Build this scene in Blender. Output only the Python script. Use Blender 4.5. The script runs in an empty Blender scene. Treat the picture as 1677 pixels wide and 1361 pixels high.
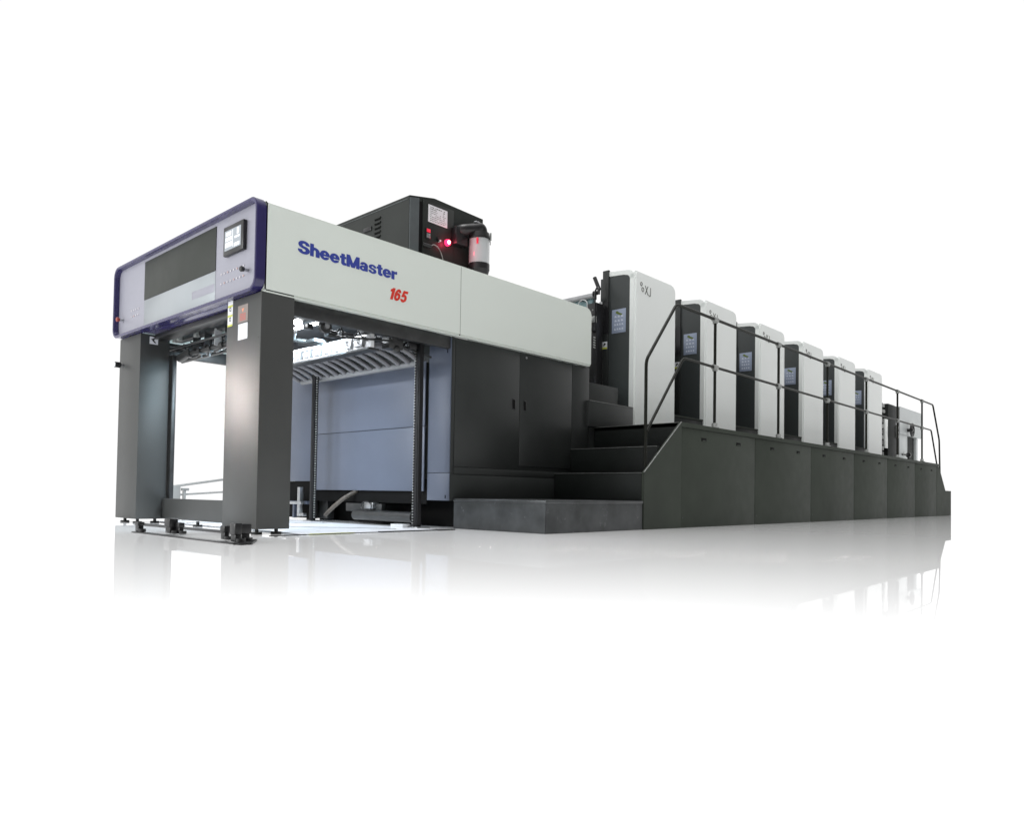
import bpy, bmesh, math, random
from mathutils import Vector, Matrix, Euler
random.seed(7)
SC = bpy.context.scene
COL = SC.collection
PI = math.pi

# ------------------------------------------------------------------ materials
MATS = {}
def mat(name, col, rough=.5, metal=0, spec=.5, coat=0, vary=.06, vscale=3.0, bump=0, bscale=200, brushed=False,
        emit=None, estr=0, trans=0, alpha=1, wear=0, rvar=.08):
    if name in MATS: return MATS[name]
    m = bpy.data.materials.new(name); m.use_nodes = True
    nt = m.node_tree; N = nt.nodes; L = nt.links
    b = N['Principled BSDF']
    b.inputs['Roughness'].default_value = rough; b.inputs['Metallic'].default_value = metal
    b.inputs['Specular IOR Level'].default_value = spec
    b.inputs['Coat Weight'].default_value = coat; b.inputs['Coat Roughness'].default_value = .08
    b.inputs['Transmission Weight'].default_value = trans; b.inputs['Alpha'].default_value = alpha
    tc = N.new('ShaderNodeTexCoord')
    mp = N.new('ShaderNodeMapping'); L.new(tc.outputs['Object'], mp.inputs['Vector'])
    if brushed: mp.inputs['Scale'].default_value = (1, 1, 40)
    n = N.new('ShaderNodeTexNoise'); n.inputs['Scale'].default_value = vscale; n.inputs['Detail'].default_value = 6
    L.new(mp.outputs['Vector'], n.inputs['Vector'])
    r = N.new('ShaderNodeMapRange'); r.inputs['From Min'].default_value = .3; r.inputs['From Max'].default_value = .7
    r.inputs['To Min'].default_value = 1-vary; r.inputs['To Max'].default_value = 1+vary
    L.new(n.outputs['Fac'], r.inputs['Value'])
    mx = N.new('ShaderNodeVectorMath'); mx.operation = 'SCALE'; mx.inputs[0].default_value = col
    L.new(r.outputs['Result'], mx.inputs['Scale'])
    src = mx.outputs['Vector']
    if wear:
        w = N.new('ShaderNodeTexNoise'); w.inputs['Scale'].default_value = 9; w.inputs['Detail'].default_value = 10
        w.inputs['Roughness'].default_value = .75; L.new(tc.outputs['Object'], w.inputs['Vector'])
        wr = N.new('ShaderNodeMapRange'); wr.inputs['From Min'].default_value = .6; wr.inputs['From Max'].default_value = .78
        wr.inputs['To Max'].default_value = wear; L.new(w.outputs['Fac'], wr.inputs['Value'])
        mm = N.new('ShaderNodeMix'); mm.data_type = 'RGBA'; L.new(wr.outputs['Result'], mm.inputs['Factor'])
        L.new(src, mm.inputs[6]); mm.inputs[7].default_value = (.35, .36, .38, 1); src = mm.outputs[2]
    L.new(src, b.inputs['Base Color'])
    rr = N.new('ShaderNodeMapRange'); rr.inputs['To Min'].default_value = max(.02, rough-rvar); rr.inputs['To Max'].default_value = rough+rvar
    n2 = N.new('ShaderNodeTexNoise'); n2.inputs['Scale'].default_value = 6; n2.inputs['Detail'].default_value = 8
    L.new(tc.outputs['Object'], n2.inputs['Vector']); L.new(n2.outputs['Fac'], rr.inputs['Value'])
    L.new(rr.outputs['Result'], b.inputs['Roughness'])
    if bump:
        n3 = N.new('ShaderNodeTexNoise'); n3.inputs['Scale'].default_value = bscale; n3.inputs['Detail'].default_value = 3
        L.new(tc.outputs['Object'], n3.inputs['Vector'])
        bp = N.new('ShaderNodeBump'); bp.inputs['Strength'].default_value = bump; bp.inputs['Distance'].default_value = .004
        L.new(n3.outputs['Fac'], bp.inputs['Height']); L.new(bp.outputs['Normal'], b.inputs['Normal'])
    if emit:
        b.inputs['Emission Color'].default_value = (*emit, 1); b.inputs['Emission Strength'].default_value = estr
    MATS[name] = m
    return m

WHITE = mat('beam_paint', (.70, .745, .695), rough=.38, spec=.4, vary=.02, vscale=.8, bump=.05, bscale=60)
UWHITE = mat('unit_paint', (.86, .89, .87), rough=.25, spec=.5, vary=.012, vscale=.8, coat=.4, rvar=.015)
DARK = mat('charcoal_paint', (.029, .032, .031), rough=.38, spec=.35, vary=.15, vscale=1.5, bump=.06, bscale=120)
LEGM = mat('leg_paint', (.066, .068, .066), rough=.48, metal=.35, spec=.4, vary=.06, vscale=2, rvar=.03, bump=.03, bscale=90)
PLAT = mat('platform_paint', (.041, .048, .039), rough=.6, spec=.12, vary=.14, vscale=1.1, bump=.05, bscale=150)
TREAD = mat('stair_paint', (.010, .012, .011), rough=.5, spec=.2, vary=.2, vscale=3, bump=.1, bscale=90)
STEPM = mat('worn_step_paint', (.060, .064, .066), rough=.34, metal=.5, spec=.5, vary=.3, vscale=5, wear=.45)
EDGE = mat('worn_edge', (.16, .165, .16), rough=.35, metal=.6, vary=.2, vscale=20)
BLUE = mat('blue_paint', (.022, .017, .088), rough=.24, spec=.5, coat=.3, vary=.04)
PANEL = mat('silver_panel', (.31, .31, .36), rough=.4, metal=.2, vary=.03, brushed=True)
STEELP = mat('brushed_steel', (.38, .41, .43), rough=.32, metal=.45, vary=.04, vscale=2.5, rvar=.02)
GLASSD = mat('smoked_window', (.026, .03, .025), rough=.5, spec=.3, vary=.05)
INNER = mat('inner_grey_paint', (.10, .118, .16), rough=.45, spec=.4, vary=.05, vscale=2)
STEEL = mat('machine_steel', (.42, .43, .44), rough=.3, metal=.85, vary=.15, vscale=8)
DSTEEL = mat('dark_steel', (.035, .036, .036), rough=.4, metal=.3, vary=.2, vscale=8)
BLACK = mat('black_plastic', (.012, .012, .013), rough=.35, vary=.1)
SEAM = mat('seam_shadow_gap', (.006, .006, .006), rough=.8, spec=.1)  # near-black colour standing in for the shade in gaps, recesses and voids
ALUW = mat('white_bracket', (.60, .61, .62), rough=.35, vary=.05)
HOSE = mat('grey_hose', (.16, .16, .17), rough=.35, vary=.08, vscale=12)
RAILM = mat('handrail_paint', (.008, .009, .006), rough=.4, spec=.18, vary=.15, vscale=6)
CLAMP = mat('cast_clamp', (.30, .31, .30), rough=.5, metal=.3, vary=.3, vscale=20)
CABM = mat('powder_cabinet_paint', (.020, .023, .021), rough=.42, spec=.3, vary=.15, vscale=2)
CABE = mat('powder_cabinet_edge', (.11, .125, .13), rough=.32, spec=.5, metal=.3, vary=.15, vscale=4)
STICK = mat('white_sticker', (.72, .73, .76), rough=.4, vary=.02)
CHEEK = mat('cheek_paint', (.046, .053, .053), rough=.36, spec=.5, vary=.08, vscale=1.2)
KEYP = mat('keypad_film', (.30, .35, .46), rough=.3, vary=.04)
KSYM = mat('keypad_symbols', (.68, .72, .80), rough=.4)
YEL = mat('warning_yellow', (.55, .58, .10), rough=.4)
GRN = mat('green_mark', (.12, .17, .03), rough=.4)
INK = mat('ink_blue', (.035, .055, .30), rough=.35)
RED = mat('ink_red', (.62, .035, .02), rough=.35)
GREYINK = mat('ink_grey', (.12, .12, .11), rough=.4)
LCD = mat('screen_lit', (.2, .22, .24), rough=.15, emit=(.62, .68, .74), estr=.3)
LCDW = mat('screen_text', (.5, .5, .5), rough=.2, emit=(.9, .95, 1), estr=.5)
REDL = mat('red_lamp', (.6, .02, .05), emit=(1, .02, .10), estr=3)
REDC = mat('red_lamp_core', (1, .6, .6), emit=(1, .55, .6), estr=6)
REDP = mat('glowing_red_plastic', (.55, .02, .04), rough=.3, emit=(1, .03, .08), estr=.5)
LAMPM = mat('lamp_lit', (1, 1, 1), emit=(.95, .98, 1), estr=14)
CLEAR = mat('canister_plastic', (.62, .64, .65), rough=.08, alpha=.75, spec=.7, vary=.03)
COPPER = mat('brown_hose', (.10, .085, .07), rough=.5)
FEED = mat('feeder_paint', (.60, .63, .63), rough=.4, vary=.03)
WFLOOR = mat('track_plate', (.75, .77, .80), rough=.3, vary=.1, vscale=4)
PALE = mat('pale_rail_paint', (.30, .30, .29), rough=.5, vary=.1)

# floor: white studio sheet; reflects more the flatter one looks at it
def floor_mat():
    m = bpy.data.materials.new('white_studio_floor'); m.use_nodes = True
    nt = m.node_tree; N = nt.nodes; L = nt.links
    out = N['Material Output']; N.remove(N['Principled BSDF'])
    d = N.new('ShaderNodeBsdfDiffuse'); g = N.new('ShaderNodeBsdfGlossy'); g.inputs['Roughness'].default_value = 0; g.inputs['Color'].default_value = (1, 1, 1, 1)
    n = N.new('ShaderNodeTexNoise'); n.inputs['Scale'].default_value = .7
    r = N.new('ShaderNodeMapRange'); r.inputs['To Min'].default_value = .90; r.inputs['To Max'].default_value = .94
    L.new(n.outputs['Fac'], r.inputs['Value']); L.new(r.outputs['Result'], d.inputs['Color'])
    # polished sheet: reflectance rises steadily as the view gets flatter
    ge = N.new('ShaderNodeNewGeometry'); dt = N.new('ShaderNodeVectorMath'); dt.operation = 'DOT_PRODUCT'
    L.new(ge.outputs['Incoming'], dt.inputs[0]); L.new(ge.outputs['Normal'], dt.inputs[1])
    f = N.new('ShaderNodeMapRange'); f.inputs['From Min'].default_value = 0; f.inputs['From Max'].default_value = .186
    f.inputs['To Min'].default_value = .95; f.inputs['To Max'].default_value = .0
    L.new(dt.outputs['Value'], f.inputs['Value'])
    mx = N.new('ShaderNodeMixShader'); L.new(f.outputs['Result'], mx.inputs[0]); L.new(d.outputs[0], mx.inputs[1]); L.new(g.outputs[0], mx.inputs[2])
    L.new(mx.outputs[0], out.inputs['Surface'])
    return m

# ------------------------------------------------------------------ mesh helpers
def box(bm, x0, x1, y0, y1, z0, z1, bev=0, seg=2):
    r = bmesh.ops.create_cube(bm, size=1)
    vs = r['verts']
    for v in vs:
        v.co = Vector((x0+(v.co.x+.5)*(x1-x0), y0+(v.co.y+.5)*(y1-y0), z0+(v.co.z+.5)*(z1-z0)))
    if bev:
        es = list({e for v in vs for e in v.link_edges})
        bmesh.ops.bevel(bm, geom=es, offset=bev, segments=seg, affect='EDGES', profile=.5)
    return bm

def cyl(bm, a, b, r, seg=20, r2=None):
    a = Vector(a); b = Vector(b); d = b-a
    q = d.to_track_quat('Z', 'Y').to_matrix().to_4x4()
    M = Matrix.Translation((a+b)/2) @ q
    bmesh.ops.create_cone(bm, cap_ends=True, segments=seg, radius1=r, radius2=r if r2 is None else r2, depth=d.length, matrix=M)
    return bm

def sphere(bm, c, r, s=(1, 1, 1)):
    bmesh.ops.create_uvsphere(bm, u_segments=18, v_segments=12, radius=r, matrix=Matrix.Translation(c) @ Matrix.Diagonal((*s, 1)))
    return bm

def smoothpts(pts, rad=.08, n=5):
    P = [Vector(p) for p in pts]; out = [P[0]]
    for i in range(1, len(P)-1):
        a = P[i-1]-P[i]; b = P[i+1]-P[i]
        k = min(rad, a.length*.45, b.length*.45)
        s = P[i]+a.normalized()*k; e = P[i]+b.normalized()*k
        for j in range(n+1):
            t = j/n; out.append(s*(1-t)**2+P[i]*2*t*(1-t)+e*t*t)
    out.append(P[-1]); return out

def tube(bm, pts, r, seg=12, cap=True, radii=None):
    P = [Vector(p) for p in pts]; rings = []
    prev = None
    for i, p in enumerate(P):
        t = (P[min(i+1, len(P)-1)]-P[max(i-1, 0)]).normalized()
        if prev is None:
            up = Vector((0, 0, 1)) if abs(t.z) < .9 else Vector((0, 1, 0))
            n = t.cross(up).normalized()
        else:
            n = (prev-t*prev.dot(t)).normalized()
        prev = n; b = t.cross(n)
        rr = radii[i] if radii else r
        rings.append([bm.verts.new(p+(n*math.cos(2*PI*k/seg)+b*math.sin(2*PI*k/seg))*rr) for k in range(seg)])
    for A, B in zip(rings, rings[1:]):
        for k in range(seg):
            bm.faces.new((A[k], A[(k+1) % seg], B[(k+1) % seg], B[k]))
    if cap:
        bm.faces.new(rings[0][::-1]); bm.faces.new(rings[-1])
    return bm

def prism(bm, pts2, axis, a, b, bev=0):
    """polygon in the plane across axis, extruded a..b.  axis y: pts (x,z); axis x: pts (y,z)"""
    def P(p, t): return (p[0], t, p[1]) if axis == 'y' else (t, p[0], p[1])
    A = [bm.verts.new(P(p, a)) for p in pts2]; B = [bm.verts.new(P(p, b)) for p in pts2]
    fs = [bm.faces.new(A), bm.faces.new(B[::-1])]
    n = len(pts2)
    for i in range(n): fs.append(bm.faces.new((A[i], A[(i+1) % n], B[(i+1) % n], B[i])))
    bmesh.ops.recalc_face_normals(bm, faces=fs)
    if bev:
        es = list({e for f in fs for e in f.edges})
        bmesh.ops.bevel(bm, geom=es, offset=bev, segments=2, affect='EDGES')
    return bm

def rrect(x0, x1, z0, z1, r, n=6):
    out = []
    rs = r if isinstance(r, (list, tuple)) else (r, r, r, r)
    for (cx, cz, a0, q) in ((x1-rs[0], z1-rs[0], 0, rs[0]), (x0+rs[1], z1-rs[1], 90, rs[1]), (x0+rs[2], z0+rs[2], 180, rs[2]), (x1-rs[3], z0+rs[3], 270, rs[3])):
        for k in range(n+1):
            a = math.radians(a0+90*k/n); out.append((cx+q*math.cos(a), cz+q*math.sin(a)))
    return out

LOC = {}
def empty(name, loc, label, cat, group=None):
    o = bpy.data.objects.new(name, None); COL.objects.link(o); o.location = loc
    o.empty_display_size = .2
    o['label'] = label; o['category'] = cat
    if group: o['group'] = group
    LOC[o.name] = Vector(loc)
    return o

def obj(name, bm, m, parent=None, smooth=True, label=None, angle=35):
    off = LOC.get(parent.name, Vector()) if parent else Vector()
    me = bpy.data.meshes.new(name)
    bmesh.ops.translate(bm, verts=bm.verts, vec=-off)
    bm.normal_update()
    bm.to_mesh(me); bm.free()
    if smooth:
        for p in me.polygons: p.use_smooth = True
        me.set_sharp_from_angle(angle=math.radians(angle))
    me.materials.append(m)
    o = bpy.data.objects.new(name, me); COL.objects.link(o)
    if parent: o.parent = parent
    LOC[o.name] = off
    if label: o['label'] = label
    return o

def bx(name, m, parent, *a, bev=0, seg=2, label=None):
    return obj(name, box(bmesh.new(), *a, bev=bev, seg=seg), m, parent, label=label)

def text_mesh(txt, size, offset=0, extrude=.002, shear=0, spacing=1.0):
    cu = bpy.data.curves.new('lettering', 'FONT'); cu.body = txt; cu.size = size
    cu.offset = offset; cu.extrude = extrude; cu.shear = shear; cu.space_character = spacing
    t = bpy.data.objects.new('lettering_source', cu); COL.objects.link(t)
    dg = bpy.context.evaluated_depsgraph_get(); dg.update()
    me = bpy.data.meshes.new_from_object(t.evaluated_get(dg))
    bm = bmesh.new(); bm.from_mesh(me)
    bpy.data.objects.remove(t); bpy.data.curves.remove(cu); bpy.data.meshes.remove(me)
    return bm

def place_text(name, bm, m, parent, x0, x1, z0, z1, y, thick=.003):
    """fit the lettering between the given edges on a wall that faces -Y"""
    xs = [v.co.x for v in bm.verts]; ys = [v.co.y for v in bm.verts]
    ax, bx_, ay, by = min(xs), max(xs), min(ys), max(ys)
    for v in bm.verts:
        x, yy, z = v.co
        v.co = Vector((x0+(x-ax)/(bx_-ax)*(x1-x0), y-thick if z > 0 else y, z0+(yy-ay)/(by-ay)*(z1-z0)))
    bmesh.ops.recalc_face_normals(bm, faces=bm.faces)
    return obj(name, bm, m, parent, smooth=False)

# heavy grotesque letters drawn as signed distance shapes, meshed on a fine grid
def B(x0, x1, y0, y1): return lambda x, y: max(x0-x, x-x1, y0-y, y-y1)
def EL(cx, cy, a, b): return lambda x, y: (math.hypot((x-cx)/a, (y-cy)/b)-1)*min(a, b)
def U(*f): return lambda x, y: min(g(x, y) for g in f)
def I_(*f): return lambda x, y: max(g(x, y) for g in f)
def D(f, g): return lambda x, y: max(f(x, y), -g(x, y))
def PG(*p):
    def f(x, y):
        d = -9
        for (x0, y0), (x1, y1) in zip(p, p[1:]+p[:1]):
            l = math.hypot(x1-x0, y1-y0); d = max(d, ((x-x0)*(y1-y0)-(y-y0)*(x1-x0))/l)
        return d
    return f
def RG(cx, cy, a, b, c, d): return D(EL(cx, cy, a, b), EL(cx, cy, c, d))
def S_(w, h):
    sx = w/.8
    a = D(RG(.40, .725, .38, .295, .13, .115), B(.40, 1, .40, .70))
    b = D(RG(.40, .285, .40, .305, .14, .125), B(-1, .40, .31, .75))
    g = U(a, b)
    return lambda x, y: g(x/sx, y/h)*min(sx, h)
STEM = .235
GL = {
 'S': (S_(.80, 1), .80),
 'h': (U(B(0, STEM, 0, 1), I_(RG(.32, .42, .34, .32, .09, .14), B(.14, 1, .42, 1)), B(.41, .66, 0, .43)), .66),
 'e': (D(U(RG(.34, .36, .35, .375, .115, .215), B(.1, .6, .30, .43)), B(.35, .9, .21, .30)), .69),
 't': (U(B(.11, .11+STEM, .12, .93), B(0, .46, .56, .72), I_(EL(.32, .18, .21, .19), B(.11, .46, -.01, .2)), B(.30, .46, 0, .15)), .46),
 'M': (U(B(0, .24, 0, 1), B(.76, 1.0, 0, 1), PG((0, 1), (.36, 1), (.60, 0), (.38, 0))  , PG((.40, 0), (.62, 0), (1.0, 1), (.64, 1))), 1.0),
 'a': (U(B(.38, .62, .0, .50), I_(RG(.32, .46, .30, .275, .07, .125), U(B(-.1, 1, .50, 1), B(.32, 1, .3, 1))), RG(.25, .21, .255, .225, .085, .085)), .66),
 's': (S_(.62, .735), .62),
 'r': (U(B(0, STEM, 0, .72), I_(EL(.46, .30, .32, .43), B(.15, .46, .50, 1))), .47),
 '1': (U(B(.20, .47, 0, 1), PG((.0, .68), (.30, .68), (.30, 1.0), (.0, .84))), .52),
 '6': (U(RG(.34, .33, .345, .34, .11, .15), I_(RG(.35, .50, .355, .51, .12, .33), U(B(-1, .34, .3, 1.1), B(.3, 1, .74, 1.1)))), .72),
 '5': (U(B(.13, .66, .80, 1), PG((.04, .44), (.28, .44), (.34, 1), (.12, 1)), D(RG(.33, .33, .35, .34, .11, .16), B(-1, .30, .24, .47))), .70),
}
GL['M'] = (U(B(0, .24, 0, 1), B(.76, 1.0, 0, 1), PG((.0, 1.0), (.37, 1.0), (.62, .0), (.38, .0))), 1.0)
GL['M'] = (U(B(0, .24, 0, 1), B(.76, 1.0, 0, 1), lambda x, y: max(y-1, -y, abs(abs(x-.5)-(.38-.0)*y*1.0)*.93-.115 if True else 0)), 1.0)
def sdf_text(txt, m, parent, x0, x1, z0, z1, y, slant=0, h=.026, gap=.05, depth=.002):
    adv = sum(GL[c][1] for c in txt)+gap*(len(txt)-1)
    W_ = adv+slant; kx = (x1-x0)/W_; kz = (z1-z0)
    pen = 0
    for c in txt:
        f, w = GL[c]; bm = bmesh.new(); V = {}
        nx = int((w+.08)/h)+2; ny = int(1.1/h)+2
        g = [[f(-.04+i*h, -.04+j*h)-.014 for i in range(nx+1)] for j in range(ny+1)]
        def P(gx, gy):
            k = (round(gx, 4), round(gy, 4))
            if k not in V:
                X = -.04+gx*h; Y = -.04+gy*h
                V[k] = bm.verts.new((x0+(pen+X+slant*Y)*kx, y-depth, z0+Y*kz))
            return V[k]
        for j in range(ny):
            for i in range(nx):
                cs = [(i, j), (i+1, j), (i+1, j+1), (i, j+1)]; vals = [g[b][a] for a, b in cs]
                if min(vals) >= 0: continue
                poly = []
                for q in range(4):
                    (a, b), (a2, b2) = cs[q], cs[(q+1) % 4]; v, v2 = vals[q], vals[(q+1) % 4]
                    if v < 0: poly.append(P(a, b))
                    if (v < 0) != (v2 < 0):
                        t = v/(v-v2); t = min(.98, max(.02, t)); poly.append(P(a+(a2-a)*t, b+(b2-b)*t))
                poly = [p for n_, p in enumerate(poly) if p is not poly[n_-1]]
                if len(poly) >= 3:
                    try: bm.faces.new(poly)
                    except ValueError: pass
        r = bmesh.ops.extrude_face_region(bm, geom=bm.faces[:])
        bmesh.ops.translate(bm, verts=[v for v in r['geom'] if isinstance(v, bmesh.types.BMVert)], vec=(0, depth-.0002, 0))
        bmesh.ops.recalc_face_normals(bm, faces=bm.faces)
        obj('letter', bm, m, parent, smooth=False)
        pen += w+gap

# ------------------------------------------------------------------ floor
bm = bmesh.new()
bmesh.ops.create_circle(bm, cap_ends=True, segments=96, radius=400)
fl = obj('floor', bm, floor_mat(), None, smooth=False); fl['kind'] = 'structure'

# ================================================================== DELIVERY UNIT
W = 3.12
ZB, ZT = 2.045, 2.79
dl = empty('delivery_unit', (0, 0, 0), 'off-white and charcoal press delivery with blue framed control fascia and open portal', 'printing machine')

# off-white hood: a side skirt on each side and a roof between, with a rolled top edge
XE = 4.66
prof = []   # (x,z) outline of the skirt, rounded at its far top corner
prof = rrect(.085, XE, ZB, ZT, (.10, .001, .001, .03), n=8)
bm = bmesh.new(); prism(bm, prof, 'y', 0, .05, bev=.012)
side = obj('side_panel', bm, WHITE, dl)
bm = bmesh.new(); prism(bm, [(2.3245, ZB-.001), (2.3285, ZB-.001), (2.3285, ZT-.012), (2.3245, ZT-.012)], 'y', -.0012, .02)
obj('panel_joint', bm, GREYINK, side, smooth=False)
bm = bmesh.new(); prism(bm, prof, 'y', W-.05, W, bev=.012); obj('side_panel', bm, WHITE, dl)
bx('roof', WHITE, dl, .085, XE-.1, .05, W-.05, ZT-.055, ZT-.003, bev=.003)
bx('end_panel', WHITE, dl, XE-.03, XE-.002, .05, W-.05, ZB+.02, ZT-.11)
# bottom return flange of the skirt (stops short by the legs and cabinet, as in the photo)
bm = bmesh.new()
box(bm, .085, XE-.03, .003, .06, ZB-.012, ZB-.0005)
obj('flange', bm, WHITE, dl)

s = side
sdf_text('SheetMaster', INK, s,   .388, 1.470, 2.440, 2.548, -.0005)
sdf_text('165', RED, s, 1.372, 1.618, 2.240, 2.354, -.0005, slant=.34)

# blue fascia frame (rounded ring, 9 cm deep)
def ring(y0, y1, z0, z1, ro, t, x0, x1):
    bm = bmesh.new()
    O = rrect(y0, y1, z0, z1, ro, n=8); I = rrect(y0+t, y1-t, z0+t, z1-t, max(.01, ro-t*.6), n=8)
    n = len(O)
    vo = [[bm.verts.new((x, p[0], p[1])) for p in O] for x in (x0, x1)]
    vi = [[bm.verts.new((x, p[0], p[1])) for p in I] for x in (x0, x1)]
    for k in range(n):
        j = (k+1) % n
        bm.faces.new((vo[0][k], vo[0][j], vo[1][j], vo[1][k])); bm.faces.new((vi[0][j], vi[0][k], vi[1][k], vi[1][j]))
        bm.faces.new((vi[0][k], vi[0][j], vo[0][j], vo[0][k])); bm.faces.new((vo[1][k], vo[1][j], vi[1][j], vi[1][k]))
    bmesh.ops.recalc_face_normals(bm, faces=bm.faces)
    es = [e for e in bm.edges if len(e.link_faces) == 2 and e.calc_face_angle() > .8]
    bmesh.ops.bevel(bm, geom=es, offset=.007, segments=3, affect='EDGES')
    return bm
FY0, FY1, FZ0, FZ1 = -.006, 3.19, 2.035, 2.83
fr = obj('fascia_frame', ring(FY0, FY1, FZ0, FZ1, .11, .03, -.004, .088), BLUE, dl)
# bolts under the frame
for y in (.5, 1.3, 2.1): obj('screw', cyl(bmesh.new(), (.045, y, FZ0-.004), (.045, y, FZ0+.004), .008, 10), STEEL, fr)
# recessed fascia plate with its window
bm = bmesh.new(); prism(bm, rrect(FY0+.028, FY1-.028, FZ0+.028, FZ1-.028, .07, n=6), 'x', .052, .07)
fp = obj('control_panel', bm, PANEL, dl, label='silver control fascia inside the blue frame')
bx('window_glass', GLASSD, fp, .046, .054, .824, 2.445, 2.361, 2.766, bev=.002)
bx('lower_plate', STEELP, fp, .049, .054, .826, 2.443, 2.068, 2.357, bev=.0015)
bx('vent_strip', PANEL, fp, .0475, .0505, .84, 1.30, 2.17, 2.245, bev=.001)
# touch screen
scr = obj('touch_screen', box(bmesh.new(), .018, .052, .262, .622, 2.434, 2.692, bev=.006), BLACK, dl, label='black framed touch screen showing a pale display')
bx('display', LCD, scr, .0155, .0175, .300, .592, 2.474, 2.650)
bm = bmesh.new()
for (a, b, c, d) in ((.47, .57, 2.60, 2.635), (.46, .575, 2.555, 2.59), (.45, .58, 2.50, 2.545), (.32, .41, 2.555, 2.575), (.33, .37, 2.585, 2.64), (.32, .42, 2.485, 2.515), (.44, .45, 2.49, 2.64)):
    box(bm, .0142, .0155, a, b, c, d)
obj('display_text', bm, LCDW, scr, smooth=False)
# two rows of small buttons on the right, two on the left
def button(y, z, m, par, r=.0085):
    return obj('button', cyl(bmesh.new(), (.046, y, z), (.0515, y, z), r, 12), m, par)
BTN = mat('pale_button', (.62, .60, .62), rough=.3); BTO = mat('rose_button', (.58, .42, .40), rough=.3)
for i in range(8):
    button(.30+i*.058, 2.300, BTO if i in (2, 5) else BTN, fp)
    button(.30+i*.058, 2.214, BTN if i % 3 else BTO, fp)
for i in range(4):
    button(2.60+i*.062, 2.300, BTN, fp); button(2.60+i*.062, 2.235, BTO if i == 2 else BTN, fp)
# emergency mushroom buttons
for (y, z, cap) in ((.225, 2.245, BLACK), (3.03, 2.235, mat('dark_red_cap', (.25, .03, .02), rough=.3))):
    k = obj('stop_knob', cyl(bmesh.new(), (.052, y, z), (.012, y, z), .014, 16), STEEL, dl)
    obj('cap', cyl(cyl(bmesh.new(), (.012, y, z), (-.012, y, z), .020, 20, .026), (-.012, y, z), (-.020, y, z), .026, 20, .02), cap, k)

# portal legs
def leg(y0, y1):
    return obj('leg', box(bmesh.new(), .061, .370, y0, y1, .045, ZB-.012, bev=.006), LEGM, dl)
lr = leg(.004, .605); ll = leg(2.55, 3.125)
bx('leg_head', DARK, dl, .09, .365, .01, .60, ZB-.011, ZB+.1)
# sill between the legs (at their back)
bx('sill', LEGM, dl, .33, .369, .606, 2.549, .05, .268, bev=.012, seg=3)
# dark post just behind the left leg
bx('guide_post', DSTEEL, dl, .385, .43, 2.50, 2.60, .05, 1.84, bev=.004)
# side knob on left leg
k = obj('side_knob', cyl(bmesh.new(), (.061, 3.02, 1.732), (.02, 3.02, 1.732), .018, 16), STEEL, dl)
obj('cap', cyl(bmesh.new(), (.03, 3.02, 1.732), (-.025, 3.02, 1.732), .032, 20), BLACK, k)
obj('cap_ring', cyl(bmesh.new(), (-.025, 3.02, 1.732), (-.03, 3.02, 1.732), .026, 20), ALUW, k)
bx('underside_plate', BLUE, dl, .089, .34, .61, 2.545, 2.036, 2.05, bev=.002)
bx('front_beam', BLACK, dl, .20, .34, .61, 2.545, 1.985, 2.034, bev=.004)
# stickers on the right leg
st = bx('warning_strip', STICK, dl, .0585, .0612, .495, .585, 1.815, 2.035)
for z in (1.820, 1.905, 1.99): bx('yellow_band', YEL, st, .0575, .0586, .497, .583, z-.012, z+.006)
bm = bmesh.new()
for z in (1.85, 1.94):
    box(bm, .0575, .0586, .525, .532, z, z+.045); box(bm, .0575, .0586, .548, .555, z+.005, z+.04); box(bm, .0575, .0586, .532, .548, z+.005, z+.011); box(bm, .0575, .0586, .532, .548, z+.03, z+.036)
obj('pictogram', bm, INK if False else BLACK, st, smooth=False)
rp = bx('hazard_sticker', mat('rose_sticker', (.24, .20, .18), rough=.4), dl, .0588, .0612, .225, .40, 1.815, 1.965)
bm = bmesh.new()
prism(bm, [(.29, 1.935), (.335, 1.935), (.3125, 1.9)], 'x', .0578, .0588)
obj('triangle', bm, mat('triangle_red', (.75, .28, .16), rough=.4), rp, smooth=False)
bm = bmesh.new()
for i in range(5): box(bm, .0578, .0588, .26, .365, 1.885-i*.013, 1.889-i*.013)
obj('print', bm, RED, rp, smooth=False)
bx('notice_plate', STICK, dl, .0588, .0612, .225, .392, 1.665, 1.805, bev=.001)
for (y, z) in ((.22, 1.80), (.22, 1.67), (.04, 1.65), (.04, 1.2)): obj('rivet', cyl(bmesh.new(), (.058, y, z), (.062, y, z), .005, 8), BLACK, lr)
# sticker on inner face of left leg
sk = bx('pinch_sticker', STICK, dl, .155, .242, 2.5475, 2.5505, 1.93, 2.01)
bm = bmesh.new(); prism(bm, [(.17, 1.985), (.185, 1.99), (.215, 1.955), (.225, 1.94), (.205, 1.945), (.185, 1.965)], 'y', 2.5463, 2.5475); box(bm, .19, .205, 2.5463, 2.5475, 1.975, 1.995)
obj('pictogram', bm, BLACK, sk, smooth=False)
# levelling feet
for (x, y) in ((.12, .1), (.30, .1), (.12, .5), (.12, 3.0), (.12, 2.65), (.3, 2.65), (.30, 1.6), (2.45, .12), (2.45, 3.0)):
    bm = bmesh.new(); cyl(bm, (x, y, 0), (x, y, .018), .045, 20); cyl(bm, (x, y, .018), (x, y, .3 if x > 2 else .05), .016, 14)
    obj('levelling_foot', bm, DSTEEL, dl)

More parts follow.
